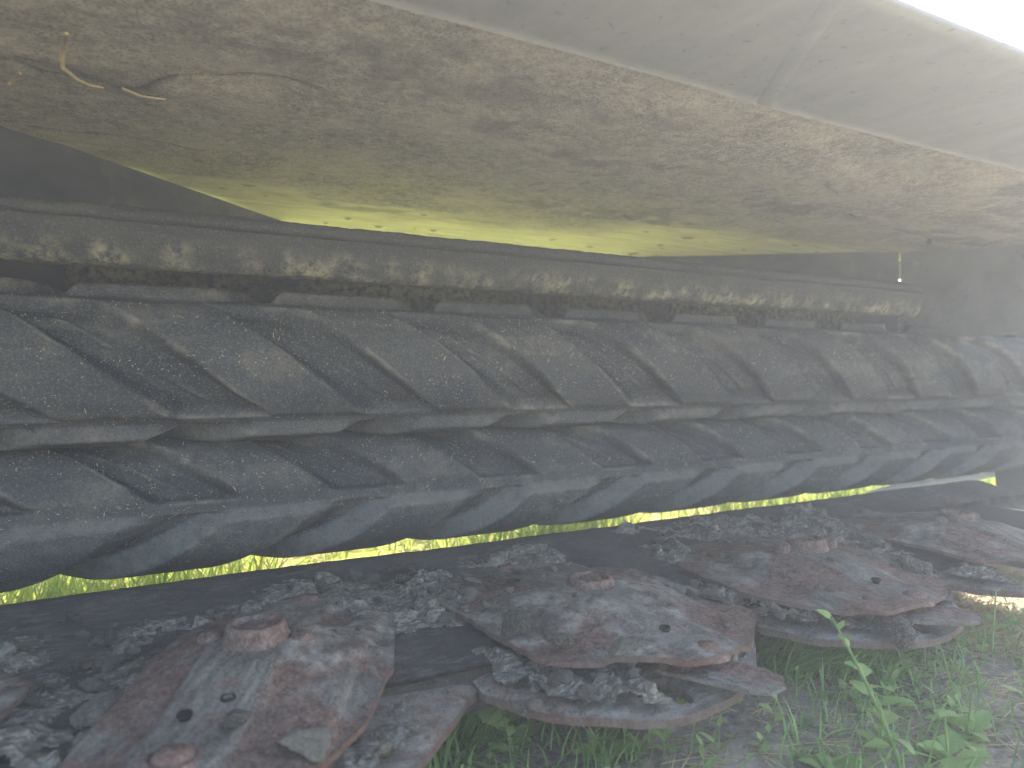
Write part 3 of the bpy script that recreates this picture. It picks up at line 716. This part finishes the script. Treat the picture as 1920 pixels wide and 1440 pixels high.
# ------------------------------------------------------------------ straw stuck under the hood
def tube(name, pts, rad, mat, parent=None, n=7):
    pts = [Vector(p) for p in pts]; V = []
    for i, p in enumerate(pts):
        t = (pts[min(i + 1, len(pts) - 1)] - pts[max(i - 1, 0)]).normalized()
        u = t.orthogonal().normalized(); v = t.cross(u)
        r = rad[i] if isinstance(rad, (list, tuple)) else rad
        for k in range(n):
            a = 2 * math.pi * k / n; V.append(p + (u * math.cos(a) + v * math.sin(a)) * r)
    me = mesh_np(name, np.array(V), [grid_faces(len(pts), n, True), np.arange(n)[None, ::-1], (np.arange(n) + (len(pts) - 1) * n)[None]], {'tint': np.full(len(V), random.random())})
    return link(name, me, mat, parent)

tag(tube('straw_stalk', [(-.010, .880, .762), (-.015, .925, .756), (-.015, .965, .757)], [.0022, .0026, .0022], STRAW), 'short upright dry stalk stuck to the hood, forking below', 'straw')
tag(tube('straw_stalk', [(-.015, .966, .757), (0, .991, .755), (.012, 1.008, .757), (.026, 1.026, .763)], [.0024, .002, .0018, .0012], STRAW), 'bent dry stalk hanging slantwise under the hood', 'straw')
tag(tube('straw_stalk', [(-.057, 1.010, .758), (-.070, 1.048, .756)], [.0024, .002], STRAW), 'stubby piece of straw at the dark crack under the hood', 'straw')
tag(tube('straw_stalk', [(.045, 1.008, .760), (.066, 1.016, .757), (.094, 1.028, .762)], [.0016, .0014, .001], STRAW), 'thin curled straw beside the bent stalk under the hood', 'straw')

# ------------------------------------------------------------------ grass, straw, weeds
def blades(name, X, Y, H, W, lean, mat, kind='stuff', nseg=4, label=None, az=None, droop=1.0, parent=None):
    N = len(X); az = rng.uniform(0, 2 * math.pi, N) if az is None else az
    t = np.linspace(0, 1, nseg + 1)[None, :]
    bend = lean[:, None] * t ** 1.7
    hx = np.cos(az)[:, None] * bend; hy = np.sin(az)[:, None] * bend
    hz = H[:, None] * (t - .35 * droop * (lean / (H + 1e-6))[:, None].clip(0, 1.6) * t ** 2.6)
    wd = W[:, None] * (1 - t ** 1.6) + .0002
    sx = -np.sin(az)[:, None] * wd; sy = np.cos(az)[:, None] * wd
    z0 = ground_z(X, Y)[:, None] - .004
    L = np.stack([X[:, None] + hx - sx, Y[:, None] + hy - sy, z0 + hz], -1)
    Rr = np.stack([X[:, None] + hx + sx, Y[:, None] + hy + sy, z0 + hz + wd * .5], -1)
    V = np.stack([L, Rr], 2).reshape(-1, 3)
    b = (np.arange(N) * (nseg + 1) * 2)[:, None] + (np.arange(nseg) * 2)[None, :]
    F = np.stack([b, b + 1, b + 3, b + 2], -1).reshape(-1, 4)
    tint = np.repeat(rng.random(N), (nseg + 1) * 2)
    me = mesh_np(name, V, F, {'tint': tint})
    o = link(name, me, mat, parent)
    if kind: tag(o, label, kind=kind)
    return o
U = lambda a, b, n: rng.uniform(a, b, n)
# sunlit meadow behind the machine
N = 26000; X = U(-1.0, 4.2, N); Y = 1.38 + 2.4 * rng.random(N) ** 1.5
k = fbm(X * 5, Y * 5, 601, 3) > .36; X = X[k]; Y = Y[k]; N = len(X)
blades('meadow_grass', X, Y, U(.05, .15, N), U(.0012, .0035, N), U(.02, .10, N), LIT, label='sunlit yellow-green grass behind the rollers')
N = 6000; X = U(-1.0, 4.2, N); Y = 1.38 + 2.2 * rng.random(N) ** 1.5
blades('meadow_straw', X, Y, U(.03, .10, N), U(.001, .002, N), U(.03, .12, N), STRAW, label='dry stems mixed into the sunlit grass behind the rollers')
# open grass in front of and beside the mower
N = 2500; X = U(-1.5, 3.5, N); Y = U(-1.6, .25, N)
blades('front_grass', X, Y, U(.03, .07, N), U(.0012, .003, N), U(.02, .06, N), STRAW, label='short dry grass in front of the mower')
# shaded grass below the guards
N = 7000; X = U(.1, 1.9, N); Y = U(.36, 1.1, N)
dens = fbm(X * 4.5, Y * 4.5, 611, 3) + .12 * sstep(.62, .75, Y) - .10 * sstep(.60, .45, Y) * sstep(.75, .6, X)
k = (dens > .46) & (X < 1.22); X = X[k]; Y = Y[k]; N = len(X)
blades('shade_grass', X, Y, U(.015, .06, N), U(.0006, .0016, N), U(.01, .05, N), GRASS, label='thin green grass in the shade below the guards')
N = 9500; X = U(.1, 2.0, N); Y = U(.34, 1.0, N)
blades('straw_litter', X, Y, U(.002, .012, N), U(.0005, .0011, N), U(.02, .075, N), STRAW, label='dead straw lying on the soil below the guards', droop=.6)
N = 15000; X = U(1.16, 1.95, N); Y = U(.50, 1.05, N)
blades('dry_thatch', X, Y, U(.004, .022, N), U(.0008, .0018, N), U(.01, .05, N), STRAW, label='sunlit dry yellow thatch under the far discs', droop=.6)

# long arching grass tuft between the second and third guard
def tuft(x, y, n, h, label, r=.03, az0=None, spread=.5):
    N = n; a = U(0, 6.28, N); rr_ = r * np.sqrt(rng.random(N))
    t = empty('grass_tuft', (0, 0, 0)); tag(t, label, 'grass tuft')
    az = a + rng.normal(0, .5, N) if az0 is None else rng.normal(az0, spread, N)
    blades('leaf_blades', x + rr_ * np.cos(a), y + rr_ * np.sin(a), U(.55, 1.1, N) * h, U(.0012, .0026, N), U(.25, 1.0, N) * h, GRASS, None, 7, az=az, parent=t, droop=.7)
    return t
tuft(.82, .70, 300, .115, 'long arching green grass tuft sweeping out from the valley between guards', .055, -.75, .45)
tuft(.90, .655, 130, .075, 'low grass tuft under the third guard', .07, -.9, .9)
tuft(.35, .74, 110, .085, 'thin grass tuft beneath the valley beside the first guard', .05)
# broad-leaved weeds
def leaf_mesh(L, W, serr, curl, seed, lobes=0):
    r_ = np.random.default_rng(seed); n = 17
    t = np.linspace(0, 1, n)
    prof = np.sin(np.pi * np.clip(t, 0, 1) ** .85) ** .8 * (.55 + .45 * sstep(.05, .5, t))
    prof = np.where(t < .22, .10 + prof * sstep(.05, .30, t), prof)
    sl_ = 1 + serr * np.where(np.arange(n) % 2 == 0, 1, -1) + (lobes * np.sin(t * 16))
    w_ = W * prof * sl_; w_[-1] = .0004; w_[0] = W * .07
    x = L * t; z = -curl * L * t ** 2 + .10 * L * t; 
    V = []
    for i in range(n):
        up = .35 * w_[i]
        V += [(x[i], -w_[i], z[i] + up * .6), (x[i] , -w_[i] * .5, z[i] + up * .45), (x[i], 0, z[i]), (x[i], w_[i] * .5, z[i] + up * .45), (x[i], w_[i], z[i] + up * .6)]
    V = np.array(V); V[:, 2] += (fbm(V[:, 0] * 90, V[:, 1] * 90, seed, 2) - .5) * .004
    me = mesh_np('leaf', V, grid_faces(n, 5), {'tint': np.full(len(V), r_.random())}); me.materials.append(LEAF)
    return me
LEAVES = [leaf_mesh(1, .30, .10, c, s, l) for s, (c, l) in enumerate([(.35, 0), (.15, .12), (.6, .0), (.25, .16), (.45, .1)])]
LEAVES2 = [leaf_mesh(1, .16, .05, c, 20 + s) for s, c in enumerate((.2, .5, .35))]
def weed(x, y, h, lean, azl, nl, size, label, group=None, broad=True, top=True, r=.0022, cat='weed'):
    z0 = float(ground_z(np.array([x]), np.array([y]))[0]) - .005
    root = empty('weed', (x, y, z0)); tag(root, label, cat, group)
    pts = [(lean * math.cos(azl) * t ** 1.3, lean * math.sin(azl) * t ** 1.3, h * t) for t in np.linspace(0, 1, 8)]
    tube('stem', pts, [r * (1 - .6 * t) for t in np.linspace(0, 1, 8)], LEAF, root)
    pool = LEAVES if broad else LEAVES2
    for i in range(nl):
        f = .12 + .88 * (i + .5) / nl if top else .05 + .3 * random.random()
        q = f * 7; a = int(min(q, 6)); p = Vector(pts[a]).lerp(Vector(pts[a + 1]), q - a)
        o = bpy.data.objects.new('leaf', random.choice(pool)); C.objects.link(o); o.parent = root
        s_ = size * random.uniform(.6, 1.1) * (1.1 - .55 * f if top else 1)
        o.location = p; o.scale = (s_, s_, s_)
        o.rotation_euler = (random.uniform(-.4, .4), -random.uniform(.1, .7) - .5 * f * (1 if top else 0), i * 2.4 + random.uniform(-.5, .5))
    return root
weed(.735, .462, .165, .070, 2.3, 15, .040, 'tall pale green weed with toothed leaves standing in front of the grass tuft', r=.003)
weed(.800, .452, .055, .01, 1, 12, .042, 'leafy rosette of lobed leaves at the foot of the tall weed', top=False)
weed(.865, .470, .065, .015, 0, 12, .040, 'low leafy weed farther along from the tall weed', top=False)
weed(.665, .500, .045, .01, 3, 8, .045, 'small lobed seedling before the tall weed', top=False)
weed(.402, .690, .090, .030, 2.4, 7, .062, 'broad-leaved weed rising before the valley of the guards')
weed(.535, .630, .055, .02, .5, 6, .060, 'weed with two upright leaves under the slotted guard')
weed(.480, .632, .042, .02, 2.8, 8, .052, 'low weed with a nodding leaf under the second guard', top=False)
weed(.350, .716, .040, .01, 2, 5, .030, 'weed at the very edge below the first guard', top=False)
weed(1.05, .630, .085, .015, .6, 12, .028, 'bushy weed beside the tip of the third guard', broad=True)
weed(1.17, .600, .095, .03, .3, 8, .030, 'spindly weed in front of the sunlit thatch')
weed(1.19, .545, .090, .02, 1.2, 9, .026, 'narrow-leaved weed at the picture edge beside the thatch', broad=False)
weed(1.01, .570, .070, .02, 2.5, 9, .024, 'small branching weed below the finger-like knife', broad=False)
weed(.955, .600, .075, .02, 1.6, 10, .022, 'narrow-leaved weed in front of the low grass tuft', broad=False)
gsm = 'tiny weeds in the shade'
n = 0
while n < 150:
    x = random.uniform(.30, 1.35); y = random.uniform(.42, .80)
    if .58 < x < .74 and y < .56: continue
    if y - .0 > .78 - .1 * x: pass
    weed(x, y, random.uniform(.015, .05), random.uniform(.004, .02), random.uniform(0, 6.28), random.randint(4, 7), random.uniform(.016, .032),
         ('tiny weed seedling below the slotted second guard' if x < .62 else 'tiny weed seedling around the tall pale weed' if x < .9 else 'tiny weed seedling near the tip of the third guard'), gsm, broad=random.random() < .5, r=.0009); n += 1

# ------------------------------------------------------------------ haze box added to stand in for a milky lens veil
hz = box('haze', (-305, -305, -1.1), (305, 305, 1.05), None, None, 0)
hm = bpy.data.materials.new('lens_veil_haze'); hm.use_nodes = True
hn = hm.node_tree.nodes; hn.remove(hn['Principled BSDF'])
pv = hn.new('ShaderNodeVolumePrincipled'); pv.inputs['Color'].default_value = (.90, .94, 1.0, 1); pv.inputs['Density'].default_value = HAZE; pv.inputs['Anisotropy'].default_value = .3
hm.node_tree.links.new(pv.outputs[0], hn['Material Output'].inputs['Volume'])
hz.data.materials.append(hm); tag(hz, kind='stuff')
